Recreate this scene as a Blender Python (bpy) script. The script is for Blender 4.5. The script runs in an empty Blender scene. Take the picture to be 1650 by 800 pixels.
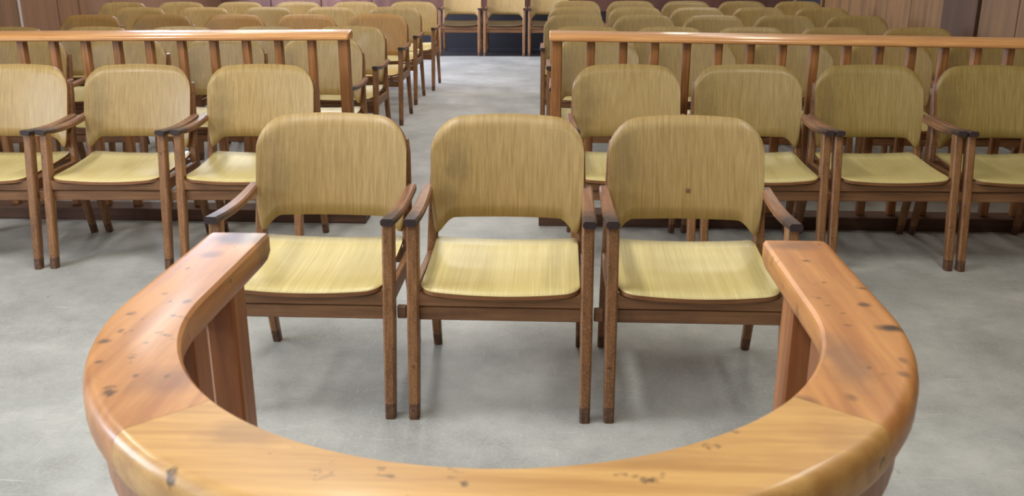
import bpy, bmesh, math, random
from mathutils import Vector, Matrix
random.seed(7)
S = bpy.context.scene
COL = S.collection
R = math.radians

# ------------------------------------------------------------------ camera, light, exposure
cd = bpy.data.cameras.new('camera'); cam = bpy.data.objects.new('camera', cd); COL.objects.link(cam)
cam.location = (0, 0, 1.4); cam.rotation_euler = (R(72), 0, R(2.75))
cd.sensor_width = 36; cd.lens = 1490 / 1650 * 36; cd.clip_start = .05
cd.dof.use_dof = True; cd.dof.focus_distance = 3.3; cd.dof.aperture_fstop = 10
S.camera = cam
S.view_settings.view_transform = 'Standard'; S.view_settings.look = 'None'
S.view_settings.gamma = 1; S.view_settings.exposure = 0.0; S.view_settings.use_curve_mapping = False

W = bpy.data.worlds.new('daylight'); S.world = W; W.use_nodes = True
W.node_tree.nodes['Background'].inputs[0].default_value = (.62, .74, 1, 1)
W.node_tree.nodes['Background'].inputs[1].default_value = 1.0

def area(name, loc, rot, sx, sy, power, col):
    l = bpy.data.lights.new(name, 'AREA'); l.shape = 'RECTANGLE'; l.size = sx; l.size_y = sy
    l.energy = power; l.color = col
    o = bpy.data.objects.new(name, l); COL.objects.link(o); o.location = loc; o.rotation_euler = rot
    return o
X0, X1, Y0, Y1, ZC = -4.9, 3.32, -3.6, 13.7, 3.3
WINDOWS = [(-2.6, -.6), (.4, 2.4), (10.7, 13.0)]          # along the left wall, y ranges
for a, b in WINDOWS:
    area('window_daylight', (X0 - .32, (a + b) / 2, 1.85), (0, R(-90), 0), 1.7, b - a, (60 if a < 0 else 190) if a < 9 else 620, (.74, .84, 1) if a < 9 else (.68, .76, 1))
for x, k in ((-3.2, 1.0), (-.9, 1.0), (1.6, .55)):          # tube lamps on the ceiling
    for y, e in ((-.4, 26), (2.75, 50), (6.6, 24), (9.2, 30), (11.9, 26)):
        area('ceiling_tube_light', (x, y, ZC - .08), (0, 0, 0), .3, 1.3, e * k, (1, .975, .89))

# ------------------------------------------------------------------ materials
def nt(name):
    m = bpy.data.materials.new(name); m.use_nodes = True
    n = m.node_tree.nodes; l = m.node_tree.links
    return m, n, l, n['Principled BSDF']
def srgb(r, g, b):
    f = lambda c: (c / 255 / 12.92) if c / 255 <= .04045 else ((c / 255 + .055) / 1.055) ** 2.4
    return (f(r), f(g), f(b), 1)
def mixc(n, l, fac, a, b, mode='MIX'):
    x = n.new('ShaderNodeMix'); x.data_type = 'RGBA'; x.blend_type = mode
    for i, v in ((0, fac), (6, a), (7, b)):
        if hasattr(v, 'links') or hasattr(v, 'is_output'): l.new(v, x.inputs[i])
        else: x.inputs[i].default_value = v
    return x.outputs[2]
def ramp(n, l, src, p0, p1, c0=(0, 0, 0, 1), c1=(1, 1, 1, 1)):
    r = n.new('ShaderNodeValToRGB'); e = r.color_ramp.elements
    e[0].position, e[1].position, e[0].color, e[1].color = p0, p1, c0, c1
    l.new(src, r.inputs[0]); return r.outputs[0]
def noise(n, l, vec, scale, detail=4, rough=.55):
    t = n.new('ShaderNodeTexNoise'); t.inputs['Scale'].default_value = scale
    t.inputs['Detail'].default_value = detail; t.inputs['Roughness'].default_value = rough
    l.new(vec, t.inputs['Vector']); return t.outputs['Fac']
def coords(n, l, scale, shift=True, kind='Object'):
    tc = n.new('ShaderNodeTexCoord'); v = tc.outputs[kind]
    if shift:
        oi = n.new('ShaderNodeObjectInfo'); mu = n.new('ShaderNodeVectorMath'); mu.operation = 'MULTIPLY_ADD'
        cv = n.new('ShaderNodeCombineXYZ')
        for k in range(3): l.new(oi.outputs['Random'], cv.inputs[k])
        l.new(cv.outputs[0], mu.inputs[0]); mu.inputs[1].default_value = (7.3, 5.1, 9.7); l.new(v, mu.inputs[2]); v = mu.outputs[0]
    mp = n.new('ShaderNodeMapping'); mp.inputs['Scale'].default_value = scale; l.new(v, mp.inputs['Vector'])
    return mp.outputs[0]
def wood(name, light, dark, grain, rough=.35, blotch=None, bump=.04, fine=(.35, .7), tint=True, coat=0, spots=0, shift=True, speck=None):
    m, n, l, p = nt(name)
    v = coords(n, l, grain, shift)
    a = noise(n, l, v, 1.0, 5, .6)
    c = mixc(n, l, ramp(n, l, a, *fine), dark, light)
    v2 = coords(n, l, (2.2, 2.2, 2.2), shift)
    if blotch:
        c = mixc(n, l, ramp(n, l, noise(n, l, v2, 1.6, 5, .6), .56, .78, (0, 0, 0, 1), (.75, .75, .75, 1)), c, blotch)
    if spots:
        v3 = coords(n, l, (1, 1, 1), shift)
        c = mixc(n, l, ramp(n, l, noise(n, l, v3, spots, 3, .5), .66, .74, (0, 0, 0, 1), (.8, .8, .8, 1)), c, srgb(58, 36, 24))
    if speck:
        v4 = coords(n, l, (1, 1, 1), shift)
        c = mixc(n, l, ramp(n, l, noise(n, l, v4, 190, 3, .7), .5, .66, (0, 0, 0, 1), (.7, .7, .7, 1)), c, speck)
    if tint:
        oi = n.new('ShaderNodeObjectInfo'); c = mixc(n, l, 1.0, c, oi.outputs['Color'], 'MULTIPLY')
    l.new(c, p.inputs['Base Color'])
    rr = n.new('ShaderNodeMapRange'); l.new(a, rr.inputs[0]); rr.inputs[3].default_value = rough - .06; rr.inputs[4].default_value = rough + .1
    l.new(rr.outputs[0], p.inputs['Roughness'])
    p.inputs['Coat Weight'].default_value = coat; p.inputs['Coat Roughness'].default_value = .12
    b = n.new('ShaderNodeBump'); b.inputs['Strength'].default_value = bump; b.inputs['Distance'].default_value = .004
    l.new(a, b.inputs['Height']); l.new(b.outputs[0], p.inputs['Normal'])
    return m

M = {}
M['seat'] = wood('seat_veneer', srgb(208, 192, 136), srgb(190, 172, 112), (150, 2.2, 30), .36, srgb(186, 164, 108), bump=.02, coat=.05)
M['back'] = wood('back_veneer', srgb(176, 150, 98), srgb(152, 124, 74), (150, 30, 2.2), .42, srgb(146, 120, 76), bump=.02, coat=.05)
M['edge'] = wood('plywood_edge', srgb(150, 100, 58), srgb(112, 70, 40), (6, 6, 120), .5)
M['frame'] = wood('chair_frame_wood', srgb(150, 106, 66), srgb(114, 76, 46), (60, 60, 5), .42, srgb(90, 60, 38), spots=38, speck=srgb(170, 124, 82))
M['framex'] = wood('chair_rail_wood', srgb(144, 102, 64), srgb(112, 76, 48), (4, 60, 60), .42, srgb(96, 62, 42))
M['foot'] = wood('worn_foot_wood', srgb(112, 76, 50), srgb(60, 40, 28), (60, 60, 30), .5, srgb(56, 40, 30), spots=60, speck=srgb(140, 98, 66))
def arm_mat():
    m = wood('armrest_wood', srgb(156, 114, 82), srgb(116, 80, 58), (60, 5, 60), .42, srgb(120, 98, 88), spots=45)
    n, l = m.node_tree.nodes, m.node_tree.links; p = n['Principled BSDF']
    src = p.inputs['Base Color'].links[0].from_socket
    tc = n.new('ShaderNodeTexCoord'); s = n.new('ShaderNodeSeparateXYZ'); l.new(tc.outputs['Object'], s.inputs[0])
    nz = noise(n, l, coords(n, l, (1, 1, 1)), 26, 4)
    ma = n.new('ShaderNodeMath'); ma.operation = 'MULTIPLY_ADD'; l.new(nz, ma.inputs[0]); ma.inputs[1].default_value = -.2; l.new(s.outputs[1], ma.inputs[2])
    f = ramp(n, l, ma.outputs[0], -.05, .16, (.95, .95, .95, 1), (0, 0, 0, 1))
    l.new(mixc(n, l, f, src, srgb(50, 40, 42)), p.inputs['Base Color'])
    return m
M['arm'] = arm_mat()
M['rail'] = wood('railing_wood', srgb(222, 166, 104), srgb(192, 132, 78), (3, 60, 60), .32, srgb(192, 136, 84), coat=.4)
M['baluster'] = wood('baluster_wood', srgb(172, 116, 66), srgb(128, 84, 46), (60, 60, 3), .38, srgb(116, 72, 48))
M['base'] = wood('base_board_wood', srgb(96, 64, 44), srgb(66, 42, 30), (3, 40, 40), .55)
M['post'] = wood('dock_post_wood', srgb(178, 118, 72), srgb(140, 88, 52), (60, 60, 3), .38, srgb(134, 86, 54), coat=.1)

def stain(m, stains, z=None):
    """marks, burns, grime and darker areas at fixed places: (x, y, z, rx, ry, rz, colour, strength)"""
    n, l = m.node_tree.nodes, m.node_tree.links; p = n['Principled BSDF']
    c = p.inputs['Base Color'].links[0].from_socket
    tc = n.new('ShaderNodeTexCoord')
    nz = n.new('ShaderNodeTexNoise'); nz.inputs['Scale'].default_value = 24; nz.inputs['Detail'].default_value = 5; l.new(tc.outputs['Object'], nz.inputs['Vector'])
    for (x, y, z, rx, ry, rz, col, k) in stains:
        sb = n.new('ShaderNodeVectorMath'); sb.operation = 'SUBTRACT'; l.new(tc.outputs['Object'], sb.inputs[0]); sb.inputs[1].default_value = (x, y, z)
        sc = n.new('ShaderNodeVectorMath'); sc.operation = 'MULTIPLY'; l.new(sb.outputs[0], sc.inputs[0]); sc.inputs[1].default_value = (1 / rx, 1 / ry, 1 / rz)
        ln = n.new('ShaderNodeVectorMath'); ln.operation = 'LENGTH'; l.new(sc.outputs[0], ln.inputs[0])
        ad = n.new('ShaderNodeMath'); ad.operation = 'MULTIPLY_ADD'; l.new(nz.outputs['Fac'], ad.inputs[0]); ad.inputs[1].default_value = 1.3; l.new(ln.outputs['Value'], ad.inputs[2])
        hf = n.new('ShaderNodeMath'); hf.operation = 'MULTIPLY'; l.new(ad.outputs[0], hf.inputs[0]); hf.inputs[1].default_value = .5
        c = mixc(n, l, ramp(n, l, hf.outputs[0], .5, .9, (k, k, k, 1), (0, 0, 0, 1)), c, col)
    l.new(c, p.inputs['Base Color']); return m
def dock_mat(name, light, dark, grain, stains):
    m = wood(name, light, dark, grain, .42, srgb(164, 108, 62), bump=.04, coat=.18, spots=34, shift=False, fine=(.38, .64))
    return stain(m, [(x, y, .95, rx, ry, .5, col, k) for (x, y, rx, ry, col, k) in stains])

def plain(name, col, rough=.6, metal=0, var=.12, scale=3):
    m, n, l, p = nt(name)
    v = coords(n, l, (1, 1, 1), False)
    a = noise(n, l, v, scale, 5)
    d = tuple(c * (1 - var) for c in col[:3]) + (1,)
    l.new(mixc(n, l, a, col, d), p.inputs['Base Color'])
    p.inputs['Roughness'].default_value = rough; p.inputs['Metallic'].default_value = metal
    return m
M['plaster'] = plain('wall_plaster', srgb(112, 94, 76), .8)
M['ceiling'] = plain('ceiling_paint', srgb(225, 222, 214), .9)
M['panel_r'] = wood('right_wall_panelling', srgb(134, 97, 54), srgb(100, 70, 36), (9, 9, .7), .62, srgb(114, 80, 44), tint=True)
M['panel_l'] = wood('left_wall_panelling', srgb(140, 104, 78), srgb(120, 88, 66), (9, 9, .7), .6, srgb(126, 92, 66), tint=True)
M['panel_b'] = wood('back_wall_panelling', srgb(112, 74, 60), srgb(88, 56, 46), (9, 9, .7), .5, tint=True)
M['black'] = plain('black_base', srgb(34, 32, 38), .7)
M['strip'] = plain('pale_strip', srgb(196, 186, 184), .35)
M['white'] = plain('window_paint', srgb(220, 220, 215), .5)

def floor_mat():
    m, n, l, p = nt('grey_linoleum')
    v = coords(n, l, (1, 1, 1), False)
    c = mixc(n, l, ramp(n, l, noise(n, l, v, 1.3, 6, .7), .36, .66), srgb(136, 137, 134), srgb(180, 180, 175))
    c = mixc(n, l, ramp(n, l, noise(n, l, v, 7, 5, .7), .45, .8, (0, 0, 0, 1), (.5, .5, .5, 1)), c, srgb(124, 124, 120))
    c = mixc(n, l, ramp(n, l, noise(n, l, v, 90, 3, .6), .4, .75, (0, 0, 0, 1), (.35, .35, .35, 1)), c, srgb(186, 185, 182))
    # scuffs: short pale scratches, and dark specks
    for sc, rot, col, lo, hi, k in (((3, 46, 1), .5, srgb(205, 203, 198), .67, .73, .45), ((60, 7, 1), -.9, srgb(205, 203, 198), .67, .73, .4), ((9, 50, 1), 1.3, srgb(112, 110, 106), .68, .74, .4), ((14, 11, 1), 0, srgb(92, 86, 80), .74, .8, .6)):
        mp = n.new('ShaderNodeMapping'); mp.inputs['Scale'].default_value = sc; mp.inputs['Rotation'].default_value = (0, 0, rot); l.new(v, mp.inputs['Vector'])
        c = mixc(n, l, ramp(n, l, noise(n, l, mp.outputs[0], 1.5, 3, .5), lo, hi, (0, 0, 0, 1), (k, k, k, 1)), c, col)
    l.new(c, p.inputs['Base Color'])
    rr = n.new('ShaderNodeMapRange'); l.new(noise(n, l, v, 3, 4), rr.inputs[0]); rr.inputs[3].default_value = .3; rr.inputs[4].default_value = .52
    l.new(rr.outputs[0], p.inputs['Roughness'])
    return m
M['floor'] = floor_mat()

# ------------------------------------------------------------------ helpers
def mesh_of(bm, name, mats, smooth=False):
    bmesh.ops.recalc_face_normals(bm, faces=bm.faces)
    me = bpy.data.meshes.new(name); bm.to_mesh(me); bm.free()
    for m in (mats if isinstance(mats, (list, tuple)) else [mats]): me.materials.append(m)
    if smooth:
        for f in me.polygons: f.use_smooth = True
    return me
def obj(name, me, parent=None):
    o = bpy.data.objects.new(name, me); COL.objects.link(o)
    if parent: o.parent = parent
    return o
def empty(name, loc=(0, 0, 0), rz=0):
    o = bpy.data.objects.new(name, None); COL.objects.link(o); o.empty_display_size = .1
    o.location = loc; o.rotation_euler = (0, 0, rz); return o
def tag(o, label=None, cat=None, group=None, kind=None):
    for k, v in (('label', label), ('category', cat), ('group', group), ('kind', kind)):
        if v: o[k] = v
    return o
def box_bm(x0, x1, y0, y1, z0, z1, bev=0, seg=1):
    bm = bmesh.new(); bmesh.ops.create_cube(bm, size=1)
    for v in bm.verts:
        v.co = ((x0 + x1) / 2 + v.co.x * (x1 - x0), (y0 + y1) / 2 + v.co.y * (y1 - y0), (z0 + z1) / 2 + v.co.z * (z1 - z0))
    if bev: bmesh.ops.bevel(bm, geom=bm.edges[:], offset=bev, segments=seg, affect='EDGES', profile=.5)
    return bm
def box(name, b, mat, parent=None, bev=0, seg=1):
    return obj(name, mesh_of(box_bm(*b, bev, seg), name, mat), parent)
def sweep_bm(rings, cap=True):
    """rings: list of equal-length closed loops of points"""
    bm = bmesh.new(); vs = [[bm.verts.new(p) for p in r] for r in rings]; k = len(rings[0])
    for a, b in zip(vs, vs[1:]):
        for i in range(k): bm.faces.new((a[i], a[(i + 1) % k], b[(i + 1) % k], b[i]))
    if cap: bm.faces.new(vs[0]); bm.faces.new(vs[-1])
    return bm
def plate_bm(cols, rows, outline, surf, thick):
    """a curved plywood plate. outline(u)->(x, lo, hi); surf(x, t)->front point and normal direction; rim gets material 1"""
    bm = bmesh.new(); F, B = [], []
    for i in range(cols + 1):
        x, lo, hi = outline(i / cols); f, b = [], []
        for j in range(rows + 1):
            t = lo + (hi - lo) * j / rows
            p, nrm = surf(x, t); f.append(bm.verts.new(p)); b.append(bm.verts.new(p + nrm * thick))
        F.append(f); B.append(b)
    for i in range(cols):
        for j in range(rows):
            bm.faces.new((F[i][j], F[i + 1][j], F[i + 1][j + 1], F[i][j + 1])).smooth = True
            bm.faces.new((B[i][j], B[i][j + 1], B[i + 1][j + 1], B[i + 1][j])).smooth = True
    def rim(a, b, c, d):
        f = bm.faces.new((a, b, c, d)); f.material_index = 1
    for i in range(cols):
        for j in (0, rows): rim(F[i][j], F[i + 1][j], B[i + 1][j], B[i][j])
    for j in range(rows):
        for i in (0, cols): rim(F[i][j], F[i][j + 1], B[i][j + 1], B[i][j])
    return bm

# ------------------------------------------------------------------ the room
def st(o): return tag(o, kind='structure')
st(box('floor', (X0 - .2, X1 + .2, Y0 - .2, Y1 + .2, -.2, 0), M['floor']))
st(box('ceiling', (X0 - .2, X1 + .2, Y0 - .2, Y1 + .2, ZC, ZC + .2), M['ceiling']))
st(box('wall_rear', (X0 - .2, X1 + .2, Y0 - .2, Y0, 0, ZC), M['plaster']))
wb = st(box('wall_back', (X0 - .2, X1 + .2, Y1, Y1 + .2, 0, ZC), M['panel_b']))
x = X0
while x < X1 - .01:                                        # vertical boards of the back wall
    w = min(.74, X1 - x); p = box('panel', (x + .006, x + w - .006, Y1 - .018, Y1, .53, ZC), M['panel_b'], wb, .004)
    k = random.uniform(.88, 1.08); p.color = (k, k, k, 1); x += w
wr = st(box('wall_right', (X1, X1 + .2, Y0, Y1, 0, ZC), M['plaster']))
seams = [5.2, 5.75, 6.3, 7.0, 7.62, 8.3, 9.1, 9.75, 10.5, 11.25, 12.0]
for a, b in zip(seams, seams[1:]):
    dark = abs(a - 7.62) < .01
    p = box('panel', (X1 - (.045 if dark else .02), X1, a + .007, b - .007, .1, ZC), M['panel_r'], wr, .004)
    k = .42 if dark else random.uniform(.86, 1.1); p.color = (k, k * (.84 if dark else 1), k * (.8 if dark else 1), 1)
for a, b in ((-3.6, -1.4), (-1.4, .8), (.8, 3.0), (3.0, 5.2)):
    box('panel', (X1 - .02, X1, a + .007, b - .007, .1, ZC), M['panel_r'], wr, .004)
dr = st(empty('door_1', (X1, 12.7, 0)))
box('door_leaf', (-.03, 0, -.6, .6, .02, 2.2), M['black'], dr, .004)
box('door_frame', (-.05, 0, -.68, -.6, 0, 2.28), M['panel_r'], dr, .004); box('door_frame', (-.05, 0, .6, .68, 0, 2.28), M['panel_r'], dr, .004)
box('door_frame', (-.05, 0, -.6, .6, 2.2, 2.28), M['panel_r'], dr, .004)
hd = obj('door_handle', mesh_of(box_bm(-.075, -.03, -.5, -.38, 1.0, 1.03, .006), 'door_handle', M['strip']), dr)
# left wall, open where its windows are
wl = st(empty('wall_left', (X0, 0, 0)))
ys = [Y0] + [v for ab in WINDOWS for v in ab] + [Y1]
box('wall_base', (-.2, 0, Y0, Y1, 0, 1.0), M['plaster'], wl); box('wall_head', (-.2, 0, Y0, Y1, 2.7, ZC), M['plaster'], wl)
for a, b in zip(ys[0::2], ys[1::2]): box('wall_pier', (-.2, 0, a, b, 1.0, 2.7), M['plaster'], wl)
for i, (a, b) in enumerate(WINDOWS):
    w = st(empty('window_%d' % (i + 1), (X0 - .1, (a + b) / 2, 1.0))); h = (b - a) / 2
    for nm, bx in (('sill', (-.1, .16, -h, h, 0, .035)), ('window_frame', (-.03, .03, -h, h, 1.65, 1.7)), ('window_frame', (-.03, .03, -h, -h + .05, .035, 1.65)),
                   ('window_frame', (-.03, .03, h - .05, h, .035, 1.65)), ('mullion', (-.02, .02, -.025, .025, .035, 1.65)), ('mullion', (-.018, .018, -h + .05, h - .05, 1.1, 1.14))):
        box(nm, bx, M['white'], w, .004)
seams = [4.0, 4.75, 5.5, 6.25, 7.0, 7.7, 8.42, 9.1, 9.52, 10.22, 10.62]
for a, b in zip(seams, seams[1:]):
    p = box('panel', (.0, .02, a + .008, b - .008, .1, ZC), M['panel_l'], wl, .004)
    k = random.uniform(.9, 1.05); p.color = (k, k, k, 1)
p = box('panel', (.0, .02, 10.628, Y1 - .02, .1, .99), M['panel_l'], wl, .004)
box('panel_strip', (.02, .03, 8.40, 8.44, .1, ZC), M['strip'], wl, .003)
st(box('baseboard_left', (X0, X0 + .025, 4.0, Y1, 0, .1), M['base'])); st(box('baseboard_right', (X1 - .025, X1, 4.0, 12.0, 0, .1), M['base']))
st(box('dark_band_back', (X0 + .03, X1 - .06, Y1 - .03, Y1, 0, .52), M['black']))  # black band raised to seat height to darken the wall behind the far chairs
st(box('dark_floor_sheet_1', (X0 + .03, X1 - .06, 12.72, Y1 - .03, 0, .006), M['black']))       # thin black sheet added to darken the floor below the far chairs

# ------------------------------------------------------------------ the chair (origin between its front feet, facing -Y)
LX = .265
def loft(path, w, d):
    """square section following path of (x, y, z, scale)"""
    rings = []
    for (x, y, z, s) in path:
        a, b, c = w / 2 * s, d / 2 * s, .006
        rings.append([(x + px, y + py, z) for px, py in ((-a + c, -b), (a - c, -b), (a, -b + c), (a, b - c), (a - c, b), (-a + c, b), (-a, b - c), (-a, -b + c))])
    return sweep_bm(rings)
ME = {}
def leg_mesh(key, path, w, d):
    bm = loft(path, w, d); me = mesh_of(bm, key, [M['frame'], M['foot']])
    for f in me.polygons:
        if f.center.z < .052: f.material_index = 1
    ME[key] = me
for s, nm in ((-1, 'a'), (1, 'b')):
    leg_mesh('front_leg' + nm, [(s * LX, z * .155, z, k) for z, k in ((0, .86), (.05, .9), (.3, 1), (.608, 1))], .037, .044)
    leg_mesh('rear_leg' + nm, [(s * .262, .572, 0, .84), (s * .262, .557, .05, .88), (s * .261, .49, .3, 1), (s * .26, .477, .4, 1.02), (s * .256, .493, .52, .95), (s * .25, .553, .72, .85), (s * .246, .57, .77, .7)], .034, .042)
    rings = []
    for t in [i / 8 for i in range(9)]:
        y = .052 + t * .45; z = .630 - .002 * t - .014 * math.sin(math.pi * t)
        w = (.045 - .011 * t ** 1.5) * (1 if t > .01 else .9); cx = s * (LX + .0025 + .006 * t); h = .023 + .006 * t
        c = .006
        a = w / 2
        rings.append([(cx + px, y, z + pz) for px, pz in ((-a + c, 0), (a - c, 0), (a, -c), (a, -h + c), (a - c, -h), (-a + c, -h), (-a, -h + c), (-a, -c))])
    ME['arm' + nm] = mesh_of(sweep_bm(rings), 'armrest', M['arm'])
    ME['side' + nm] = mesh_of(box_bm(s * .264 - .011, s * .264 + .011, .075, .475, .35, .402, .003), 'side_rail', M['framex'])
# backrest
BW = .26
def back_out(u):
    x = -BW + 2 * BW * (.5 - .5 * math.cos(math.pi * u)); a = abs(x)
    r = .102
    top = .859 - .015 * (a / BW) ** 2
    if a > BW - r: top -= r - math.sqrt(max(0, r * r - (a - BW + r) ** 2))
    if a < .178: lo = .521
    elif a < .228: k = (a - .178) / .05; lo = .521 - .047 * k ** 1.7
    elif a < .243: lo = .474
    else: k = (a - .243) / (BW - .243); lo = .474 + .15 * k ** 1.6
    return x, lo, top
def back_surf(x, z):
    y = .456 + (z - .474) * .29 - .03 * (x / BW) ** 2 + .01 * ((z - .67) / .2) ** 2
    n = Vector((.24 * x / BW, 1, -.27)).normalized()
    return Vector((x, y, z)), n
ME['back'] = mesh_of(plate_bm(40, 8, back_out, back_surf, .015), 'backrest', [M['back'], M['edge']])
SW = .2445
def seat_out(u):
    x = -SW + 2 * SW * (.5 - .5 * math.cos(math.pi * u)); a = abs(x); r = .05
    lo = .022 + .010 * (a / SW) ** 2; hi = .482
    if a > SW - r: lo += r - math.sqrt(max(0, r * r - (a - SW + r) ** 2))
    r = .02
    if a > SW - r: hi -= r - math.sqrt(max(0, r * r - (a - SW + r) ** 2))
    return x, lo, hi
def seat_surf(x, y):
    z = .408 + .010 * (x / SW) ** 2 - .006 * math.sin(math.pi * min(1, max(0, (y - .03) / .47))) + .021 * max(0, (y - .03) / .45) ** 1.3
    if y < .1: z -= .008 * ((.1 - y) / .08) ** 2
    if y > .42: z += .008 * ((y - .42) / .06) ** 2
    return Vector((x, y, z)), Vector((0, 0, -1))
ME['seat'] = mesh_of(plate_bm(32, 10, seat_out, seat_surf, .013), 'seat', [M['seat'], M['edge']])
# front apron with swept-up ends
def strip_bm(xs, top, z0, y0, y1):
    bm = bmesh.new(); q = []
    for x in xs: q.append([bm.verts.new((x, y, z)) for y, z in ((y0, z0), (y0, top(x)), (y1, top(x)), (y1, z0))])
    for a, b in zip(q, q[1:]):
        for i in range(4): bm.faces.new((a[i], b[i], b[(i + 1) % 4], a[(i + 1) % 4]))
    bm.faces.new(q[0]); bm.faces.new(q[-1]); return bm
xs = [-.247 + .494 * i / 24 for i in range(25)]
ME['apron'] = mesh_of(strip_bm(xs, lambda x: .3845 + .018 * max(0, (abs(x) - .17) / .077) ** 2, .358, .044, .068), 'front_rail', M['framex'])
ME['stretcher'] = mesh_of(box_bm(-.249, .249, .052, .074, .308, .353, .003), 'stretcher', M['framex'])
ME['rear_rail'] = mesh_of(box_bm(-.245, .245, .47, .49, .35, .405, .003), 'rear_rail', M['framex'])
PARTS = [('seat', 'seat'), ('backrest', 'back'), ('leg', 'front_lega'), ('leg', 'front_legb'), ('leg', 'rear_lega'), ('leg', 'rear_legb'),
         ('armrest', 'arma'), ('armrest', 'armb'), ('front_rail', 'apron'), ('stretcher', 'stretcher'), ('side_rail', 'sidea'), ('side_rail', 'sideb'), ('rear_rail', 'rear_rail')]
def make_chair():
    t = empty('armchair')
    for nm, key in PARTS: obj(nm, ME[key], t)
    return t
proto = make_chair(); used = [False]
def place_chair(x, y, rz, label, group, tone=(1, 1, 1)):
    if not used[0]: c = proto; used[0] = True
    else:
        c = proto.copy(); COL.objects.link(c)
        for ch in list(proto.children):
            d = ch.copy(); COL.objects.link(d); d.parent = c
    c.location = (x, y, 0); c.rotation_euler = (0, 0, rz)
    for d in c.children:
        k = random.uniform(.94, 1.05)
        base = d.name.split('.')[0]
        d.color = (tone[0] * k, tone[1] * k, tone[2] * k, 1) if base == 'backrest' else (k, k, k, 1)
        if base == 'seat': d.color = ((1 + tone[0]) / 2 * k, (1 + tone[1]) / 2 * k, (1 + tone[2]) / 2 * k, 1)
    tag(c, label, 'armchair', group)
    return c
ORD = ['first', 'second', 'third', 'fourth', 'fifth', 'sixth']

# front row of three
FR = 'three chairs in the front row'
def marked_back(c, name, marks):
    b = [d for d in c.children if d.name.startswith('backrest')][0]
    b.data = b.data.copy(); b.data.materials[0] = stain(wood(name, srgb(176, 150, 98), srgb(152, 124, 74), (150, 30, 2.2), .42, srgb(146, 120, 76), bump=.02, coat=.05), marks)
SMUDGE_DARK_SIDE = srgb(112, 94, 62)  # the middle back's smudge, and a darker left side on all three backs
c1 = place_chair(-.768, 2.574, 0, 'wooden armchair with yellowish plywood seat, leftmost of the three front chairs', FR, (1.02, 1, .95))
c2 = place_chair(-.1635, 2.575, 0, 'wooden armchair with plain plywood back, middle of the three front chairs', FR, (.98, .96, .9))
c3 = place_chair(.441, 2.580, 0, 'wooden armchair with a small round knot on its back, rightmost of three front chairs', FR, (.94, .94, .9))
marked_back(c1, 'left_front_back', [(-.2, .5, .62, .07, .5, .2, SMUDGE_DARK_SIDE, .45)])
marked_back(c2, 'middle_front_back', [(-.17, .5, .70, .05, .5, .075, SMUDGE_DARK_SIDE, .42), (-.2, .5, .57, .06, .5, .14, SMUDGE_DARK_SIDE, .4)])
marked_back(c3, 'knotted_front_back', [(.012, .5, .612, .0125, .5, .0115, srgb(92, 66, 38), .9), (-.21, .5, .7, .05, .5, .2, SMUDGE_DARK_SIDE, .4)])
def block(x, y0, y1, lab, z0=.31, z1=.351):
    tag(box('joining_block', (x - .0145, x + .0145, y0, y1, z0, z1), M['framex'], None, .003), lab, 'wood block', 'blocks joining neighbouring chairs')
block(-.466, 2.628, 2.648, 'small wooden block joining the leftmost and middle front chairs under the seats')
block(.1385, 2.63, 2.65, 'small wooden block joining the middle and rightmost front chairs under the seats')

# second row, in front of the railings
LB = 'chairs in front of the left railing'; RB = 'chairs in front of the right railing'
for i, (x, y, tone) in enumerate([(-1.425, 3.945, (1.06, 1.05, 1)), (-2.025, 3.918, (1.04, 1.02, .98)), (-2.622, 3.89, (1.08, 1.07, 1.04))]):
    place_chair(x, y, R(1.6), 'pale plywood armchair before the left railing, %s' % ('nearest the aisle', 'second from the aisle', 'third from the aisle, cut by the picture edge')[i], LB, tone)
for i, (x, y, tone) in enumerate([(.357, 4.03, (.95, .96, .9)), (.945, 4.05, (.93, .95, .86)), (1.528, 4.065, (.86, .9, .76)), (2.111, 4.075, (.8, .85, .7))]):
    place_chair(x, y, R(1.8), 'olive toned plywood armchair before the right railing, %s' % ('nearest the aisle', 'second from the aisle', 'third from the aisle', 'fourth from the aisle by the picture edge')[i], RB, tone)
for x, y, s in ((-1.725, 3.932, 'the two left chairs nearest the aisle'), (-2.3235, 3.904, 'the second and third left chairs'), (.651, 4.05, 'the two right chairs nearest the aisle'), (1.2365, 4.057, 'the second and third right chairs'), (1.8195, 4.07, 'the third and fourth right chairs')):
    block(x, y + .05, y + .07, 'small wooden block joining %s before the railing' % s)

# audience rows behind the railings
ROWN = ['first', 'second', 'third', 'fourth', 'last']
YS = [5.3, 6.28, 7.55, 8.6, 9.5]
LXS = [-1.475, -1.51, -1.545, -1.58, -1.53]; RXS = [.245, .215, .15, .165, .2]
for r in range(5):
    for c in range(5 if r < 4 else 6):
        t = random.uniform(.92, 1.08)
        tone = {2: (1.06, .84, .64), 3: (1.12, 1.12, 1.16), 4: (1.2, 1.22, 1.3)}.get(r, (1, 1, 1))  # two rearmost rows: window light painted into the backs as a paler tone
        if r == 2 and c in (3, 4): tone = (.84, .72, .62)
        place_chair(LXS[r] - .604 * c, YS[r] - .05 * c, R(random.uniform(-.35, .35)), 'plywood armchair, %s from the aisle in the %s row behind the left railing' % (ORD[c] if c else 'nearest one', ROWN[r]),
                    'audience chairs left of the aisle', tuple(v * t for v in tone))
    for c in range(5):
        t = random.uniform(.92, 1.06)
        place_chair(RXS[r] + (.588 + .004 * (r == 0)) * c, YS[r] + (.02, .05, 0, .08, .25)[r], R(random.uniform(-.35, .35)), 'plywood armchair, %s from the aisle in the %s row behind the right railing' % (ORD[c] if c else 'nearest one', ROWN[r]),
                    'audience chairs right of the aisle', (.93 * t, .93 * t, .86 * t))
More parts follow.
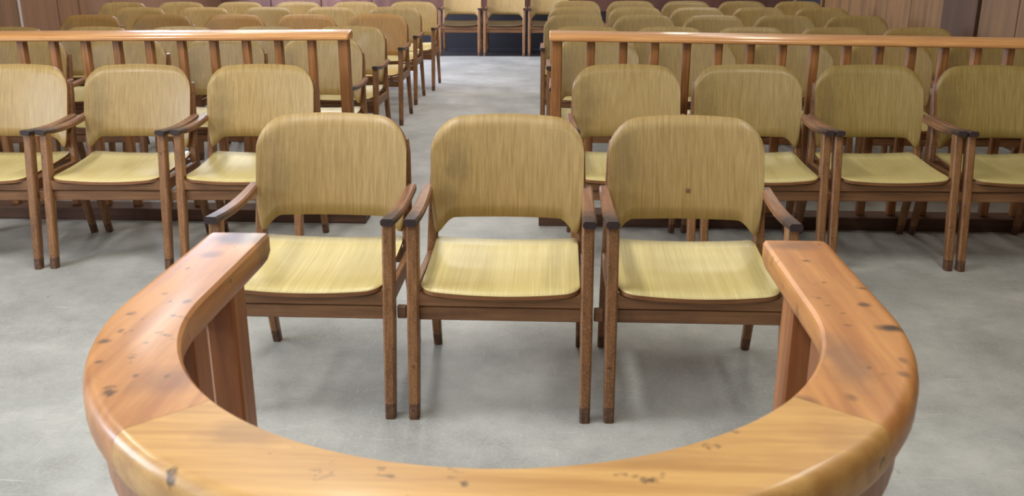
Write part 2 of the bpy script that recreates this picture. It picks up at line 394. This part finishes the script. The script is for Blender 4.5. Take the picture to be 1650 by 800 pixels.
for x, s in ((-1.322, 'leftmost one at the aisle end'), (-.715, 'middle one at the aisle end'), (-.112, 'rightmost one at the aisle end')):
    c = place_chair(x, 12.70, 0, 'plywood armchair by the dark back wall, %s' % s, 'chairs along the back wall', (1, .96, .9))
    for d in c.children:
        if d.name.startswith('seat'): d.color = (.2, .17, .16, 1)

# ------------------------------------------------------------------ railings between the public and the front
def railing(label, xa, xb, xs, za, zb):
    """xa/xb: free end / wall end"""
    t = empty('railing', (xa, 4.755, 0)); sg = 1 if xb > xa else -1; L = abs(xb - xa)
    yf, yb, h = -.06, .06, .046
    zt = lambda d: za + (zb - za) * d / L
    rings = []
    prof = [(yf + .006, -h), (yb - .006, -h), (yb, -h + .006), (yb, -.018), (yb - .006, -.006), (yb - .018, 0), (yf + .05, -.005), (yf + .026, -.011), (yf + .01, -.018), (yf + .003, -.025), (yf, -.030), (yf, -h + .006)]
    for d in (0, .006, L / 2, L):
        k = .86 if d == 0 else 1
        rings.append([(sg * d, y * k, zt(d) - h / 2 + (z + h / 2) * k) for y, z in prof])
    obj('handrail', mesh_of(sweep_bm(rings), 'handrail', M['rail']), t)
    box('base_board', tuple(sorted((sg * -.045, sg * L))) + (-.07, .07, 0, .068), M['base'], t, .004)
    for i, x in enumerate(xs):
        d = abs(x - xa); w = .027 if i == 0 else .0205
        b = obj('end_post' if i == 0 else 'baluster', mesh_of(box_bm(sg * d - w, sg * d + w, -w, w, .066, zt(d) - h + .002, .006), 'baluster', M['baluster']), t)
        k = random.uniform(.86, 1.1); b.color = (k, k, k, 1)
    tag(t, label, 'railing', 'wooden railings across the room')
xl = [-1.085, -1.251] + [-1.421 - .1685 * i for i in range(20)]
railing('wooden balustrade left of the aisle, with slim posts and polished handrail', -1.05, X0 + .03, [v for v in xl if v > X0 + .1], 1.003, .972)
xr = [-.002, .169] + [.331 + .1582 * i for i in range(19)]
railing('wooden balustrade right of the aisle, with slim posts and polished handrail', -.04, X1 - .03, [v for v in xr if v < X1 - .1], 1.003, .965)

# ------------------------------------------------------------------ the curved stand at the camera
DX, DY, RI, RO, ZT, HT = -.0675, 1.143, .405, .513, .95, .058
def u_pt(s):
    """centre-line frame: s from -1-straight(left end) ... ; returns centre point and outward direction"""
    L = .30; A = math.pi * .459
    if s < L: return (DX, DY + (L - s)), (-1, 0)
    if s > L + A: return (DX, DY + (s - L - A)), (1, 0)
    a = math.pi + (s - L) / .459
    return (DX, DY), (math.cos(a), math.sin(a))
STOT = .6 + math.pi * .459
def at_r(s, r, z):
    (cx, cy), (ox, oy) = u_pt(s); return (cx + ox * r, cy + oy * r, z)
prof = [(RI + .004, 0), (RI, -.005), (RI, -.030), (RI + .006, -.046), (RI + .016, -HT), (RO - .014, -HT), (RO - .004, -HT + .006), (RO, -HT + .018), (RO, -.02), (RO - .002, -.011), (RO - .006, -.0045), (RO - .012, -.001), (RO - .018, 0)]
def u_sweep(s0, s1, n, pr, z):
    return sweep_bm([[at_r(s0 + (s1 - s0) * i / n, r, z + dz) for r, dz in pr] for i in range(n + 1)])
dock = tag(empty('dock_railing', (0, 0, 0)), 'curved varnished wooden rail of the horseshoe stand in front of the chairs', 'railing')
BURN = srgb(58, 50, 54)
def dents(seed, spots, n, a0, a1):
    rd = random.Random(seed)
    for _ in range(n):
        a, r = R(rd.uniform(a0, a1)), rd.uniform(.42, .50); d = rd.uniform(.0022, .0045)
        spots.append((DX + r * math.cos(a), DY + r * math.sin(a), d * rd.uniform(1, 2.4), d * rd.uniform(1, 2.4), srgb(84, 56, 40), rd.uniform(.5, .85)))
    return spots
M['dock_left'] = dock_mat('left_rail_wood', srgb(202, 142, 82), srgb(172, 112, 60), (40, 3.2, 40), dents(3, [(-.515, 1.42, .055, .05, BURN, .8), (-.53, 1.33, .02, .02, srgb(92, 60, 44), .6), (-.42, .9, .05, .04, srgb(120, 78, 56), .5)], 9, 165, 220))
M['dock_front'] = dock_mat('front_rail_wood', srgb(216, 168, 98), srgb(188, 138, 74), (3.2, 40, 40), [(-.3, .79, .05, .03, srgb(140, 100, 64), .5), (.1, .76, .08, .02, srgb(160, 114, 66), .5)])
M['dock_right'] = dock_mat('right_rail_wood', srgb(206, 144, 80), srgb(178, 116, 62), (40, 3.2, 40), dents(5, [(.42, 1.085, .022, .012, srgb(52, 38, 30), .95), (.335, .985, .03, .09, srgb(120, 90, 72), .6), (.26, .88, .02, .015, srgb(84, 48, 34), .7), (.38, 1.42, .05, .03, srgb(110, 76, 62), .6)], 7, -35, 25))
sL = .30 + R(45) * .459; sR = .30 + R(180 - 38) * .459
for s0, s1, n, mk, lb in ((0, sL, 24, 'dock_left', 'left segment of the curved rail with a dark burn at its end'), (sL + .0006, sR, 40, 'dock_front', 'lighter yellow front segment of the curved rail'), (sR + .0006, STOT, 24, 'dock_right', 'right segment of the curved rail with a dark gouge')):
    o = obj('rail_segment', mesh_of(u_sweep(s0, s1, n, prof, ZT), 'rail_segment', M[mk], True), dock); o['label'] = lb
    bpy.context.view_layer.objects.active = o
    o.data.set_sharp_from_angle(angle=R(38))
obj('fascia', mesh_of(u_sweep(.02, STOT - .02, 70, [(RO - .034, 0), (RO - .014, 0), (RO - .014, -.05), (RO - .034, -.05)], ZT - HT), 'fascia', M['post']), dock)
obj('base_ring', mesh_of(u_sweep(0, STOT, 70, [(RI, .06), (RI, 0), (RO, 0), (RO, .06)], 0), 'base_ring', M['base']), dock)
def dock_post(s):
    (cx, cy), (ox, oy) = u_pt(s); tx, ty = -oy, ox; rc = RI + .041; a, b = .024, .028; rings = []
    for z in (.058, ZT - HT + .001):
        c = .004
        rings.append([(cx + ox * (rc + p) + tx * q, cy + oy * (rc + p) + ty * q, z) for p, q in ((-a + c, -b), (a - c, -b), (a, -b + c), (a, b - c), (a - c, b), (-a + c, b), (-a, b - c), (-a, -b + c))])
    obj('baluster', mesh_of(sweep_bm(rings), 'baluster', M['post']), dock)
n = 11
for i in range(n + 1): dock_post(.115 + (STOT - .23) * i / n)
